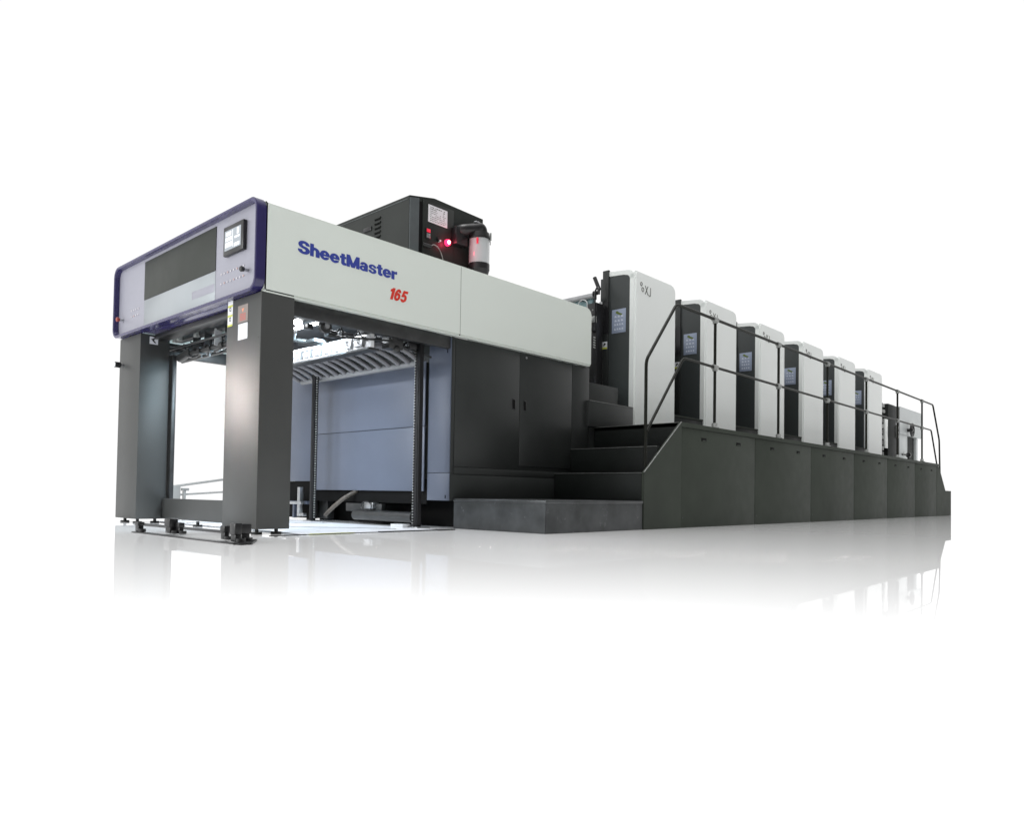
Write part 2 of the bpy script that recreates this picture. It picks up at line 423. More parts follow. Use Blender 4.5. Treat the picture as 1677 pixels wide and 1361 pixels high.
# cabinet with two doors under the hood
Y0 = .05
cab = bx('cabinet', DARK, dl, 2.268, 4.68, Y0+.012, W-.05, .292, 2.033, bev=.004)
cd = []
def door(x0, x1, z0, z1, par=dl):
    return obj('door', box(bmesh.new(), x0, x1, Y0-.004, Y0+.014, z0, z1, bev=.003), DARK, par)
d1 = door(2.312, 3.331, .655, 2.028); d2 = door(3.336, 4.318, .70, 2.028)
bx('filler_panel', DARK, dl, 4.323, 4.679, Y0-.004, Y0+.014, .60, 2.028, bev=.003)
bx('corner_post', DARK, dl, 2.262, 2.307, Y0-.003, Y0+.014, .30, 2.028, bev=.003)
bx('base_panel', DARK, dl, 2.312, 4.679, Y0-.004, Y0+.014, .575, .648, bev=.003)
bx('base_panel', DARK, dl, 2.262, 4.679, Y0-.004, Y0+.014, .292, .569, bev=.003)
for d, x in ((d1, 3.235), (d2, 3.425)):
    h = bx('handle', BLACK, d, x-.026, x+.026, Y0-.007, Y0-.0042, 1.345, 1.468, bev=.002)
    bx('recess', SEAM, h, x-.017, x+.017, Y0-.0088, Y0-.0071, 1.355, 1.458)
    if x > 3.3: obj('lock', cyl(bmesh.new(), (3.44, Y0-.004, 1.975), (3.44, Y0-.012, 1.975), .014, 16), STEEL, d)
bx('plinth', SEAM, dl, 2.55, 4.60, .12, W-.2, 0, .30)
bx('plinth_side', DSTEEL, dl, 2.36, 2.46, 2.45, 2.95, .02, .40)

# inner face of the cabinet towards the portal
bx('dark_backing', SEAM, dl, 2.258, 2.2665, .41, 3.06, .25, .52)  # black sheet standing in for the dark void below the inner panel
bx('dark_backing', SEAM, dl, 2.30, 2.31, 2.60, 3.34, .02, .50)
bx('cable_tray', INNER, dl, 2.20, 2.25, 2.68, 3.25, .20, .24)
bx('cable_tray', INNER, dl, 2.20, 2.25, 2.98, 3.02, .02, .20)
bx('inner_side_panel', INNER, dl, 2.252, 2.267, .052, .40, .588, 2.02, bev=.003)
bx('inner_side_panel', INNER, dl, 2.252, 2.267, .052, .40, .292, .583, bev=.003)
bm = bmesh.new(); box(bm, 2.249, 2.2525, .10, .112, 1.86, 1.90); box(bm, 2.249, 2.2525, .10, .112, .315, .35)
obj('slot', bm, SEAM, dl, smooth=False)
bx('inner_back_panel', INNER, dl, 2.225, 2.24, .43, 2.615, 1.098, 1.805, bev=.003)
bx('inner_back_panel', INNER, dl, 2.225, 2.24, .43, 2.615, .388, 1.092, bev=.003)
bx('inner_side_panel', INNER, dl, 2.252, 2.267, 2.64, 3.30, .50, 2.02, bev=.003)
bm = bmesh.new(); tube(bm, smoothpts([(2.30, 1.68, .40), (2.12, 1.74, .30), (2.08, 1.95, .16), (2.10, 2.10, .08)], .1), .025, 10)
obj('drain_hose', bm, COPPER, dl)
bm = bmesh.new(); tube(bm, smoothpts([(2.35, 1.25, .40), (2.3, 1.20, .30), (2.3, 1.02, .26), (2.3, .86, .32), (2.35, .82, .40)], .12), .009, 8)
obj('cable', bm, BLACK, dl)
bm = bmesh.new(); cyl(bm, (2.2, .55, .10), (2.2, 1.62, .10), .06, 18); obj('drive_shaft', bm, DSTEEL, dl)
bx('motor_box', STEEL, dl, 2.18, 2.27, 1.26, 1.43, .175, .25, bev=.006)
bx('motor_bracket', DSTEEL, dl, 2.22, 2.28, 1.15, 1.85, .14, .235, bev=.004)
bm = bmesh.new(); tube(bm, [(2.16, 1.36+.10*math.cos(a), .205+.055*math.sin(a)) for a in [2*PI*i/20 for i in range(21)]], .006, 6); obj('cable_loop', bm, BLACK, dl)
for (a, b, c, d, e) in ((2.60, 2.75, .05, .09, 2.1), (2.72, 2.78, .09, .42, 2.12), (2.66, 3.1, .20, .235, 2.1)):
    bx('pile_bracket', STEEL, dl, e, e+.05, a, b, c, d, bev=.003)
# frame rails under the hood
bx('frame_rail', DSTEEL, dl, .37, 2.262, .065, .13, 1.90, ZB-.013, bev=.004)
bx('frame_rail', DSTEEL, dl, .37, 2.262, W-.13, W-.065, 1.90, ZB-.013, bev=.004)
bx('inner_roof', mat('roof_grey', (.03, .031, .033), rough=.5), dl, 1.08, 2.27, .06, W-.06, ZB+.06, ZB+.08)

# lift columns with chain
COLM = mat('column_black', (.012, .012, .013), rough=.5, spec=.2)
BRK = mat('bracket_grey', (.16, .165, .17), rough=.4)
for y in (.125, 2.07):
    X0 = 1.90
    c = bx('lift_column', COLM, dl, X0, X0+.05, y+.01, y+.075, .02, 1.90, bev=.004)
    bx('column_guide', COLM, c, X0-.004, X0-.0005, y+.03, y+.06, .03, 1.66)
    yy = y+.105 if y < 1 else y-.012
    bx('chain_guard', COLM, c, X0+.021, X0+.03, yy-.013, yy+.013, .04, 1.88)
    ch = bmesh.new()
    for i in range(62): box(ch, X0+.01, X0+.02, yy-.008, yy+.008, .05+i*.0295, .05+i*.0295+.013)
    obj('chain', ch, CLAMP, c, smooth=False)
    bx('column_foot', STEEL, c, X0-.05, X0+.12, y-.05, y+.13, 0, .02, bev=.003)
bx('column_stop', ALUW, dl, 1.78, 1.88, .22, .42, .004, .045, bev=.004)

# air bar with suction brackets, lit from below the hood
bar = bx('air_bar', ALUW, dl, 1.30, 1.34, .165, 2.90, 1.78, 1.915, bev=.003)
bx('bar_ledge', DSTEEL, bar, 1.27, 1.40, .165, 2.90, 1.755, 1.777, bev=.003)
for i in range(14):
    y = .30+i*.185
    bm = bmesh.new()
    prism(bm, [(y+.0, 1.80), (y+.10, 1.80), (y+.115, 1.86), (y+.06, 1.85), (y+.045, 1.825), (y+.0, 1.82)], 'x', 1.270, 1.297)
    prism(bm, [(y-.03, 1.79), (y-.018, 1.79), (y-.04, 1.89), (y-.052, 1.89)], 'x', 1.262, 1.296)
    for k in range(3): box(bm, 1.262, 1.297, y+.045+k*.022, y+.055+k*.022, 1.865, 1.885)
    obj('suction_bracket', bm, BRK, bar)
# hoses
for i in range(15):
    y = .34+i*.165
    bm = bmesh.new()
    pts = []
    N_ = 26
    for k in range(N_+1):
        t = k/N_
        x = 1.40+.58*t; z = 1.80+.11*math.sin(PI*min(1, t*1.02))**.9*(1-.35*t)-.05*t
        pts.append((x, y-.10*t, z))
    rad = [.026+.002*(1 if k % 2 else -1) for k in range(N_+1)]
    tube(bm, pts, .036, 12, radii=rad)
    obj('suction_hose', bm, HOSE, dl)
rl = obj('roller', cyl(bmesh.new(), (2.0, .26, 1.735), (2.0, 2.52, 1.735), .034, 24), BRK, dl)
# gripper machinery under the hood
gs = obj('gripper_shaft', cyl(bmesh.new(), (.46, .62, 1.83), (.46, 2.55, 1.83), .026, 20), DSTEEL, dl)
for y in (.95, 1.12, 1.45, 1.72, 1.95, 2.2):
    obj('collar', cyl(bmesh.new(), (.46, y, 1.83), (.46, y+.06, 1.83), .042, 20), DSTEEL, gs)
for y in (1.33, 1.55, 1.78, 2.04):
    bm = bmesh.new(); box(bm, .47, .48, y, y+.05, 1.84, 2.0); box(bm, .40, .48, y, y+.008, 1.83, 2.0)
    obj('gripper_finger', bm, DSTEEL if y != 1.55 else ALUW, dl)
    bm = bmesh.new(); prism(bm, [(y+.055, 1.85), (y+.14, 1.85), (y+.17, 1.97), (y+.055, 1.99)], 'x', .50, .506)
    obj('guide_plate', bm, ALUW, dl)
bm = bmesh.new(); prism(bm, [(.72, 1.88), (1.1, 1.86), (1.16, 1.92), (1.12, 2.0), (.72, 2.02)], 'x', .52, .56)
for (y, z) in ((.85, 1.95), (1.03, 1.93)): pass
cb = obj('cam_block', bm, mat('cast_grey', (.26, .27, .30), rough=.4, metal=.3, vary=.15), dl)
for (y, z) in ((.80, 1.97), (1.05, 1.92)): obj('bore', cyl(bmesh.new(), (.515, y, z), (.53, y, z), .022, 16), SEAM, cb)
bx('cross_bar', DSTEEL, dl, .42, .50, .62, 2.54, 1.985, 2.03, bev=.004)
bx('cross_bar', DSTEEL, dl, .62, .68, .15, W-.14, 1.93, 1.99, bev=.004)
bx('cross_bar', STEEL, dl, .76, .80, .15, W-.14, 2.0, 2.03, bev=.003)
bx('cross_bar', DSTEEL, dl, 1.62, 1.70, .15, W-.14, 1.965, 2.03, bev=.003)
bm = bmesh.new(); cyl(bm, (.50, 2.5, 1.80), (.62, 2.05, 1.97), .018, 10); cyl(bm, (.46, 2.5, 1.81), (.46, 2.2, 1.86), .045, 12)
obj('link_arm', bm, DSTEEL, dl)
bm = bmesh.new(); cyl(bm, (.5, 2.3, 1.80), (.66, 2.44, 1.98), .012, 10); cyl(bm, (.54, 1.25, 1.775), (.60, .95, 1.79), .045, 12); cyl(bm, (.5, 1.0, 1.77), (.5, .7, 1.80), .02, 12)
obj('link_arm', bm, DSTEEL, dl)
bm = bmesh.new(); tube(bm, smoothpts([(.55, 2.45, 2.0), (.55, 2.33, 1.97), (.53, 2.30, 1.84), (.50, 2.38, 1.80)], .08), .007, 6)
obj('cable', bm, BLACK, dl)
for (y, x) in ((2.3, .35), (2.42, .36), (1.95, .38)):
    bx('sensor_block', CLAMP, dl, x, x+.05, y, y+.05, 1.965, 2.03, bev=.004)
gr = obj('drive_wheel', cyl(bmesh.new(), (.78, .18, 1.885), (.78, .145, 1.885), .062, 24), DSTEEL, dl)
obj('hub', cyl(bmesh.new(), (.78, .145, 1.885), (.78, .125, 1.885), .026, 20), STEEL, gr)
bm = bmesh.new(); cyl(bm, (.80, .15, 1.80), (1.52, .16, 1.875), .010, 10); cyl(bm, (.86, .15, 1.955), (1.95, .2, 1.905), .012, 10); cyl(bm, (1.5, .2, 1.88), (2.1, .2, 1.80), .012, 10)
obj('tie_rod', bm, DSTEEL, dl)
obj('lever', cyl(bmesh.new(), (.84, .12, 1.93), (1.02, .12, 1.975), .008, 10), DSTEEL, dl)
obj('lever_knob', cyl(bmesh.new(), (.98, .12, 1.965), (1.06, .12, 1.985), .018, 14), RED, dl)
bm = bmesh.new(); box(bm, 1.50, 1.68, .14, .26, 1.80, 1.93, bev=.01); sphere(bm, (1.6, .15, 1.80), .04); cyl(bm, (1.55, .12, 1.9), (1.55, .16, 1.9), .035, 16)
obj('gearbox', bm, DSTEEL, dl)
bx('end_bracket', ALUW, dl, 1.74, 1.98, .30, .42, 1.86, 1.90, bev=.003)
# delivery chain rail, cross shafts and holders hanging under the fascia
for (x, z, r) in ((.56, 1.955, .016), (.38, 1.90, .012), (.70, 1.86, .018)):
    obj('cross_shaft', cyl(bmesh.new(), (x, .62, z), (x, 3.0, z), r, 14), BLACK, dl)
random.seed(5)
for k in range(9):
    y = .80+k*.2
    bm = bmesh.new(); box(bm, .555, .575, y, y+.045, 1.80+random.uniform(-.01, .02), 1.97); box(bm, .535, .60, y-.012, y+.06, 1.93, 1.965)
    obj('sheet_stop', bm, BLACK if k % 3 else BRK, dl)
for k in range(6):
    y = 1.2+k*.24
    bm = bmesh.new(); prism(bm, [(y, 1.86), (y+.06, 1.84), (y+.10, 1.93), (y+.02, 1.97)], 'x', .62, .63)
    obj('guide_plate', bm, ALUW, dl)
bm = bmesh.new(); box(bm, .36, .72, 2.80, 2.86, 1.87, 1.93); box(bm, .36, .72, 2.62, 2.66, 1.95, 1.985)
obj('side_holder', bm, DSTEEL, dl)
bm = bmesh.new(); tube(bm, smoothpts([(.42, .66, 1.84), (.42, .95, 1.775), (.43, 1.3, 1.80), (.42, 1.6, 1.77)], .1), .010, 8); obj('cable', bm, BLACK, dl)
bm = bmesh.new(); tube(bm, smoothpts([(.50, 2.5, 1.97), (.50, 2.35, 1.80), (.48, 2.15, 1.79), (.48, 1.9, 1.83)], .1), .012, 8); obj('cable', bm, BLACK, dl)
# the same kind of clutter further in, seen from the side opening
for (x, y, z, a, b, c) in ((.86, .22, 1.82, .10, .08, .06), (1.05, .30, 1.86, .14, .06, .05), (1.22, .18, 1.90, .05, .10, .09), (.66, .26, 1.86, .06, .08, .05), (1.42, .22, 1.93, .16, .05, .06), (1.78, .16, 1.84, .10, .10, .07)):
    obj('valve_block', box(bmesh.new(), x, x+a, y, y+b, z, z+c, bev=.006), BLACK, dl)
for k in range(5):
    bm = bmesh.new(); tube(bm, smoothpts([(.75+k*.2, .20, 1.97), (.80+k*.2, .19, 1.86), (.92+k*.2, .22, 1.84), (1.0+k*.2, .22, 1.93)], .06), .007, 6)
    obj('air_line', bm, BLACK, dl)
bx('pipe_clip', ALUW, dl, 1.76, 1.99, .30, .36, 1.91, 1.925)
# work lamps inside the portal
lp = obj('work_lamp', sphere(bmesh.new(), (.60, .33, 1.915), .040, (1, 1, .8)), LAMPM, dl)
lp2 = obj('work_lamp', cyl(bmesh.new(), (1.02, .40, 2.035), (1.02, 2.75, 2.035), .016, 12), LAMPM, dl)
bm = bmesh.new(); cyl(bm, (.60, .40, 1.84), (.72, .62, 1.83), .028, 14); obj('air_cylinder', bm, STEEL, dl)
bm = bmesh.new(); cyl(bm, (.55, .9, 1.86), (.98, .5, 1.80), .02, 12); box(bm, .85, 1.0, .45, .75, 1.80, 1.83); obj('air_cylinder', bm, DSTEEL, dl)

# ================================================================== powder cabinet on the hood
pc = empty('powder_cabinet', (2.58, 1.55, ZT), 'charcoal box cabinet with louvres and red lamp on top of the white hood', 'cabinet')
TX0, TX1, TY0, TY1 = 2.017, 3.142, .50, 2.45
bm = bmesh.new(); prism(bm, [(TX0, 2.795), (TX1, 2.795), (TX1, 3.645), (2.374, 3.66), (TX0, 3.588)], 'y', TY0, TY1, bev=.005)
pb = obj('body', bm, CABM, pc)
prism_bm = bmesh.new(); prism(prism_bm, [(TX0+.004, 2.80), (2.148, 2.80), (2.148, 3.592), (TX0+.004, 3.564)], 'y', TY0-.006, TY0+.004)
obj('edge_strip', prism_bm, CABE, pc)
bx('door_gap', SEAM, pc, 2.149, 2.196, TY0-.003, TY0+.004, 2.80, 3.56)
bx('front_door', CABM, pc, 2.197, 2.655, TY0-.012, TY0+.002, 2.80, 3.60, bev=.003)
lb = bx('instruction_sticker', STICK, pc, 2.272, 2.555, TY0-.0145, TY0-.0118, 3.368, 3.562)
bm = bmesh.new(); random.seed(3)
for r_ in range(8):
    x = 2.30
    while x < 2.52:
        w = random.uniform(.006, .024)
        if random.random() < .75: box(bm, x, min(x+w, 2.53), TY0-.0155, TY0-.0145, 3.535-r_*.021, 3.535-r_*.021+(.009 if r_ < 2 else .006))
        x += w+.007
obj('small_print', bm, GREYINK, lb, smooth=False)
sw = bx('socket_switch', BLACK, pc, 2.232, 2.30, TY0-.03, TY0-.012, 3.17, 3.285, bev=.004)
bx('lit_rocker', REDP, sw, 2.24, 2.292, TY0-.034, TY0-.0302, 3.24, 3.278, bev=.002)
bx('socket', STEEL, sw, 2.24, 2.292, TY0-.033, TY0-.0302, 3.18, 3.228, bev=.002)
kb = obj('key_switch', cyl(bmesh.new(), (2.42, TY0-.012, 3.205), (2.42, TY0-.04, 3.205), .024, 20), BLACK, pc)
obj('bezel', cyl(bmesh.new(), (2.43, TY0-.012, 3.188), (2.43, TY0-.045, 3.188), .012, 16), ALUW, kb)
rl_ = obj('signal_lamp', cyl(bmesh.new(), (2.556, TY0-.012, 3.203), (2.556, TY0-.045, 3.203), .038, 24, .032), REDL, pc, label='lit red signal lamp')
obj('lamp_core', sphere(bmesh.new(), (2.556, TY0-.045, 3.203), .020), REDC, rl_)
pg = obj('plug', cyl(bmesh.new(), (2.20, TY0-.015, 3.095), (2.285, TY0-.06, 3.075), .022, 14), BLACK, pc)
bm = bmesh.new(); tube(bm, smoothpts([(2.27, TY0-.06, 3.08), (2.32, TY0-.06, 3.115), (2.40, TY0-.05, 3.10), (2.47, TY0-.04, 3.02), (2.50, TY0-.03, 2.88), (2.51, TY0-.03, 2.80)], .06), .0055, 8)
obj('power_cord', bm, CLAMP, pg)
# left side of the cabinet: louvres and grip
for i in range(8):
    bm = bmesh.new(); z = 3.46-i*.052
    prism(bm, [(1.00, z), (1.115, z), (1.115, z+.016), (1.00, z+.016)], 'x', TX0-.012, TX0+.002, bev=.003)
    obj('louvre', bm, CABM, pc)
    bx('louvre_slot', SEAM, pc, TX0-.003, TX0+.002, 1.005, 1.11, z-.016, z-.001)
h = bx('grip', BLACK, pc, TX0-.012, TX0+.002, 1.165, 1.315, 3.355, 3.405, bev=.008)
bm = bmesh.new(); box(bm, TX0-.004, TX0+.01, TY0+.03, TY1-.03, 3.55, 3.556)
obj('lid_joint', bm, CABE, pc)
for (x, z) in ((2.645, 3.292), (2.63, 2.93), (2.70, 3.42), (2.215, 2.9)): obj('screw', cyl(bmesh.new(), (x, TY0-.011, z), (x, TY0-.017, z), .006, 8), STEEL, pc)

# filter canister, hung from the cabinet on a black elbow
fc = empty('filter_canister', (2.98, .36, 3.0), 'clear plastic filter bowl hanging from a black elbow pipe beside the powder cabinet', 'filter')
cx, cy = 2.945, .36
bm = bmesh.new()
tube(bm, smoothpts([(2.70, TY0+.02, 3.375), (2.72, .42, 3.38), (2.86, cy+.02, 3.415), (cx+.03, cy, 3.46), (cx+.045, cy, 3.36)], .09, 8), .066, 24)
obj('elbow_pipe', bm, BLACK, fc)
bx('inlet_duct', BLACK, fc, 2.62, 2.80, .40, TY0-.013, 3.20, 3.40, bev=.01)
bx('painted_glint', STICK, fc, 2.87, 2.93, cy-.02, cy+.02, 3.506, 3.511)  # small white plate standing in for a highlight on the elbow
cap = obj('cap_ring', cyl(cyl(bmesh.new(), (cx, cy, 3.325), (cx, cy, 3.385), .126, 40, .114), (cx, cy, 3.305), (cx, cy, 3.325), .131, 40), BLACK, fc)
obj('bowl', cyl(bmesh.new(), (cx, cy, 3.02), (cx, cy, 3.306), .120, 40), CLEAR, fc, label='clear dusty bowl')
obj('inner_filter', cyl(bmesh.new(), (cx, cy, 3.05), (cx, cy, 3.302), .092, 30), STICK, fc)
obj('bottom_cap', cyl(cyl(bmesh.new(), (cx, cy, 2.955), (cx, cy, 3.022), .123, 40), (cx, cy, 2.90), (cx, cy, 2.956), .106, 40, .121), BLACK, fc)
bx('clip', REDP, fc, cx-.118, cx-.095, cy-.085, cy-.07, 3.225, 3.295, bev=.005)  # red clip given a faint glow, though it is no lamp
bx('clip', CLAMP, fc, cx+.05, cx+.065, cy-.135, cy-.115, 3.29, 3.38, bev=.003)
bm = bmesh.new(); tube(bm, [(cx+.13, cy-.03, 3.33), (cx+.145, cy-.04, 3.31), (cx+.14, cy-.04, 3.28)], .004, 6); obj('latch_wire', bm, BLACK, fc)

# ================================================================== PLATFORM
PY, PZ = -1.226, 1.262
X1, X2, XR = 4.80, 16.96, 18.40
pf = empty('platform', (11, -.6, 0), 'long charcoal service platform with stairs and panelled side along the printing units', 'platform')
dk = bx('deck', PLAT, pf, X1-.01, 17.20, PY-.012, .55, 1.206, PZ, bev=.004)
seams = [4.803, 6.846, 8.920, 10.985, 12.991, 15.03, 16.959]
for a, b in zip(seams, seams[1:]):
    p = bx('side_panel', PLAT, pf, a+.0065, b-.0065, PY, PY+.02, .0008, 1.202, bev=.003)
    for q in (a+.275*(b-a), a+.745*(b-a)):
        h = bx('recessed_grip', SEAM, p, q-.065, q+.065, PY-.003, PY-.0002, 1.066, 1.107, bev=.002)
        bx('grip_lip', PLAT, h, q-.04, q+.04, PY-.006, PY-.0032, 1.068, 1.080)
bm = bmesh.new(); box(bm, X1, X2, PY+.021, PY+.03, .006, 1.2); obj('backing', bm, SEAM, pf)
# near stringer
bm = bmesh.new(); prism(bm, [(3.985, .0008), (4.799, .0008), (4.799, 1.202), (4.80, 1.258), (4.785, 1.258), (3.985, .632)], 'y', PY-.012, PY+.02, bev=.003)
obj('stringer', bm, PLAT, pf)
bm = bmesh.new(); tube(bm, [(3.983, PY-.012, .635), (4.79, PY-.012, 1.262)], .006, 8); obj('stringer_edge', bm, EDGE, pf)
# far stringer and landing
bm = bmesh.new(); prism(bm, [(16.963, .0008), (18.40, .0008), (18.40, .626), (17.82, .626), (17.36, 1.04), (17.20, 1.20), (16.963, 1.20)], 'y', PY-.002, PY+.02, bev=.003)
obj('stringer', bm, PLAT, pf)
bx('far_landing', PLAT, pf, 17.4, 18.398, PY+.021, .4, .3, .622)
# stairs
for (xa, xb, zt, zb) in ((3.985, 4.30, .632, .30), (4.30, 4.79, .947, .60), (4.79, 5.0, 1.259, .90)):
    s_ = bx('step', TREAD, pf, xa, xb+.02, PY+.021, Y0-.006, zb, zt, bev=.006)
    bm = bmesh.new(); cyl(bm, (xa+.002, PY+.022, zt-.002), (xa+.002, Y0-.008, zt-.002), .005, 8); obj('nosing', bm, EDGE, s_)
for a, b in zip(seams, seams[1:]):
    for x in (a+.05, b-.05):
        obj('bolt', cyl(bmesh.new(), (x, PY+.001, .12), (x, PY-.004, .12), .009, 8), DSTEEL, pf)
bx('upper_filler', DARK, pf, 4.683, 5.05, Y0-.004, .5, .30, 1.255)
bx('end_face', SEAM, pf, 5.0, 17.1, .35, .37, .01, 1.20)

# landing block at the foot of the stairs
lb_ = empty('landing_step', (3.1, -.6, 0), 'low worn dark grey landing block at the foot of the stairs', 'step')
bm = bmesh.new()
prism(bm, [(2.315, 0), (3.98, 0), (3.98, .300), (2.315, .300)], 'y', PY, Y0-.008, bev=.004)
body = obj('body', bm, STEPM, lb_)
bx('tread_plate', STEPM, lb_, 2.305, 3.982, PY-.010, Y0-.007, .286, .318, bev=.008, seg=3)
LIGHTSTEP = None

# upper steps beside the first unit
us = empty('inner_step', (5.1, .3, PZ), 'small dark double step between the hood end and the first tower', 'step')
bx('lower_tread', DARK, us, 4.62, 5.645, .0, .60, PZ+.002, 1.60, bev=.006)
bx('tread_edge', EDGE, us, 4.625, 5.64, -.002, .012, 1.592, 1.603)
bx('upper_tread', DARK, us, 4.70, 5.44, .12, .60, 1.602, 1.86, bev=.006)

# ================================================================== HANDRAIL
hr = empty('handrail', (11, PY, PZ), 'dark two-bar tubular handrail running along the edge of the service platform', 'handrail')
R_ = .0185
yr = PY+.03
bm = bmesh.new()
tube(bm, smoothpts([(4.071, yr, .70), (4.071, yr, 1.90), (4.724, yr, 2.665), (16.715, yr, 2.665), (17.33, yr, 1.86), (17.40, yr, 1.02)], .07, 6), R_, 14)
obj('top_rail', bm, RAILM, hr)
bm = bmesh.new()
tube(bm, smoothpts([(4.10, yr+.004, 1.10), (4.894, yr, 2.045), (16.556, yr, 2.045), (17.20, yr+.004, 1.13)], .07, 6), R_*.92, 14)
obj('middle_rail', bm, RAILM, hr)
posts = [5.70, 7.70, 9.72, 11.765, 13.80, 15.74]
for i, x in enumerate(posts):
    p = obj('post', cyl(bmesh.new(), (x, yr, PZ), (x, yr, 2.645), R_, 16), RAILM, hr)
    for z in (2.662, 2.045):
        bm = bmesh.new(); cyl(bm, (x-.05, yr, z), (x+.05, yr, z), .033, 16); cyl(bm, (x, yr, z-.05), (x, yr, z), .033, 16)
        for dx in (-.035, .035): cyl(bm, (x+dx, yr-.04, z), (x+dx, yr, z), .007, 8)
        obj('clamp', bm, CLAMP, p)
    bm = bmesh.new(); cyl(bm, (x, yr, PZ), (x, yr, PZ+.06), .036, 16); cyl(bm, (x, yr, PZ), (x, yr, PZ+.008), .06, 20)
    obj('base_flange', bm, CLAMP, p)

# ================================================================== PRINTING UNITS
ORD = ['nearest and tallest looking white tower, beside the stair and the hood end',
       'second white tower from the stair, behind the first railing post',
       'third white tower from the stair, crossed by the railing',
       'fourth white tower from the stair, third from the far end',
       'fifth white tower from the stair, last but one before the low feeder',
       'sixth and farthest white tower, next to the low grey feeder']
UX = 5.668
def tower():
    u = empty('printing_tower', (UX, 0, PZ), ORD[0], 'printing tower', 'white printing towers in a row on the platform')
    x0 = UX; x1 = UX+1.105
    bm = bmesh.new()
    # white shell: front slab plus wrap-around rim with a rounded top
    prism(bm, rrect(x0, x1, PZ+.001, 3.545, (.12, .05, .002, .002), n=8), 'y', 0, .095)
    es = [e for e in bm.edges if all(abs(v.co.y) < 1e-5 for v in e.verts)]
    bmesh.ops.bevel(bm, geom=es, offset=.022, segments=4, affect='EDGES')
    obj('front_shell', bm, UWHITE, u)
    bm = bmesh.new()
    # rounded roof going back over the unit (profile in y,z)
    prof = []
    for k in range(9):
        a = math.radians(180-90*k/8); prof.append((.115+.115*math.cos(a)+.018, 3.44+.125*math.sin(a)))
    prof += [(.53, 3.600), (.53, 3.535), (.20, 3.510)]
    for k in range(7):
        a = math.radians(90+90*k/6); prof.append((.165+.07*math.cos(a)+.0, 3.43+.07*math.sin(a)))
    prof += [(.018, 3.42)] if False else []
    # end at the inner rim
    prism(bm, prof, 'x', x0, x1-.02)
    es = [e for e in bm.edges if all(abs(v.co.x-x0) < 1e-5 for v in e.verts) or all(abs(v.co.x-x1+.02) < 1e-5 for v in e.verts)]
    obj('roof_shell', bm, UWHITE, u)
    # dark cheek inside the rim
    bm = bmesh.new(); prism(bm, rrect(.092, .60, PZ+.001, 3.515, (.001, .07, .001, .001), n=8), 'x', x0+.006, x1-.03)
    obj('cheek', bm, CHEEK, u, label='dark charcoal side of the tower')
    bx('mount_plate', DARK, u, x0-.02, x0+.02, .447, .548, PZ+.3, 3.62, bev=.003)
    bx('plinth', DARK, u, x0-.85, x0+.006, .02, .60, PZ+.002, PZ+.12, bev=.004) if False else None
    # grab handle: white bar with black bracket
    g = obj('grab_handle', box(bmesh.new(), x0-.065, x0-.035, .535, .575, 2.74, 3.17, bev=.008), ALUW, u)
    bm = bmesh.new(); prism(bm, rrect(.44, .535, 2.70, 3.18, .03, 5), 'x', x0-.03, x0-.018)
    obj('bracket', bm, BLACK, g)
    ws = bx('warning_sticker', STICK, u, x0-.026, x0-.0205, .455, .54, 2.48, 2.585)
    bx('yellow_band', YEL, ws, x0-.028, x0-.0262, .455, .54, 2.48, 2.505)
    bm = bmesh.new(); prism(bm, [(.475, 2.55), (.495, 2.57), (.515, 2.545), (.525, 2.52), (.50, 2.53)], 'x', x0-.028, x0-.0262); obj('pictogram', bm, BLACK, ws, smooth=False)
    # keypad film
    kp = obj('keypad_panel', box(bmesh.new(), x0+.001, x0+.007, .160, .395, 2.69, 3.03, bev=.001), KEYP, u, label='pale blue membrane keypad')
    random.seed(11); bm = bmesh.new()
    for r_, z in enumerate((2.915, 2.855, 2.80, 2.735)):
        n = 3 if r_ < 2 else 4
        for c in range(n):
            yc = .195+(c+.5)*(.165/n)
            w = .02 if n == 3 else .015
            box(bm, x0-.0005, x0+.001, yc-w, yc+w*.8, z, z+.010); box(bm, x0-.0005, x0+.001, yc-w*.5, yc+w*.6, z+.014, z+.024)
    obj('key_symbols', bm, KSYM, kp, smooth=False)
    bm = bmesh.new(); prism(bm, [(.325, 3.00), (.30, 3.005), (.27, 2.98), (.215, 2.955), (.235, 2.935), (.30, 2.96), (.33, 2.98)], 'x', x0-.0005, x0+.001)
    obj('key_mark', bm, GRN, kp, smooth=False)
    # logo: two small rings and letters
    bm = bmesh.new()
    for (cx_, cz_, r) in ((5.815, 3.372, .022), (5.852, 3.300, .026)):
        tube(bm, [(cx_+r*math.cos(a), -.001, cz_+r*1.15*math.sin(a)) for a in [2*PI*i/20 for i in range(21)]], .006, 6)
    obj('emblem', bm, GREYINK, u)
    bm = bmesh.new()
    tube(bm, [(5.915, -.001, 3.37), (5.985, -.001, 3.25)], .006, 6); obj('letter_stroke', bm, GREYINK, u)
    bm = bmesh.new(); tube(bm, [(5.985, -.003, 3.37), (5.915, -.003, 3.25)], .006, 6); obj('letter_stroke', bm, GREYINK, u)
    bm = bmesh.new(); tube(bm, smoothpts([(6.055, -.001, 3.365), (6.055, -.001, 3.245), (6.02, -.001, 3.238), (6.005, -.001, 3.262)], .03), .006, 6); obj('letter_stroke', bm, GREYINK, u)
    # inner machine body between the cheeks
    bx('machine_body', DSTEEL, u, x0+.05, x0+1.0, .62, 2.9, PZ-.3, 3.05)
    return u

def copy_tree(o, parent=None):
    c = o.copy(); COL.objects.link(c); c.parent = parent
    for ch in o.children: copy_tree(ch, c)
    return c
t0 = tower()
towers = [t0]
PITCH = 2.04
for i in range(1, 6):
    c = copy_tree(t0); c.location = (UX+PITCH*i-.0, 0, PZ); c['label'] = ORD[i]; towers.append(c)

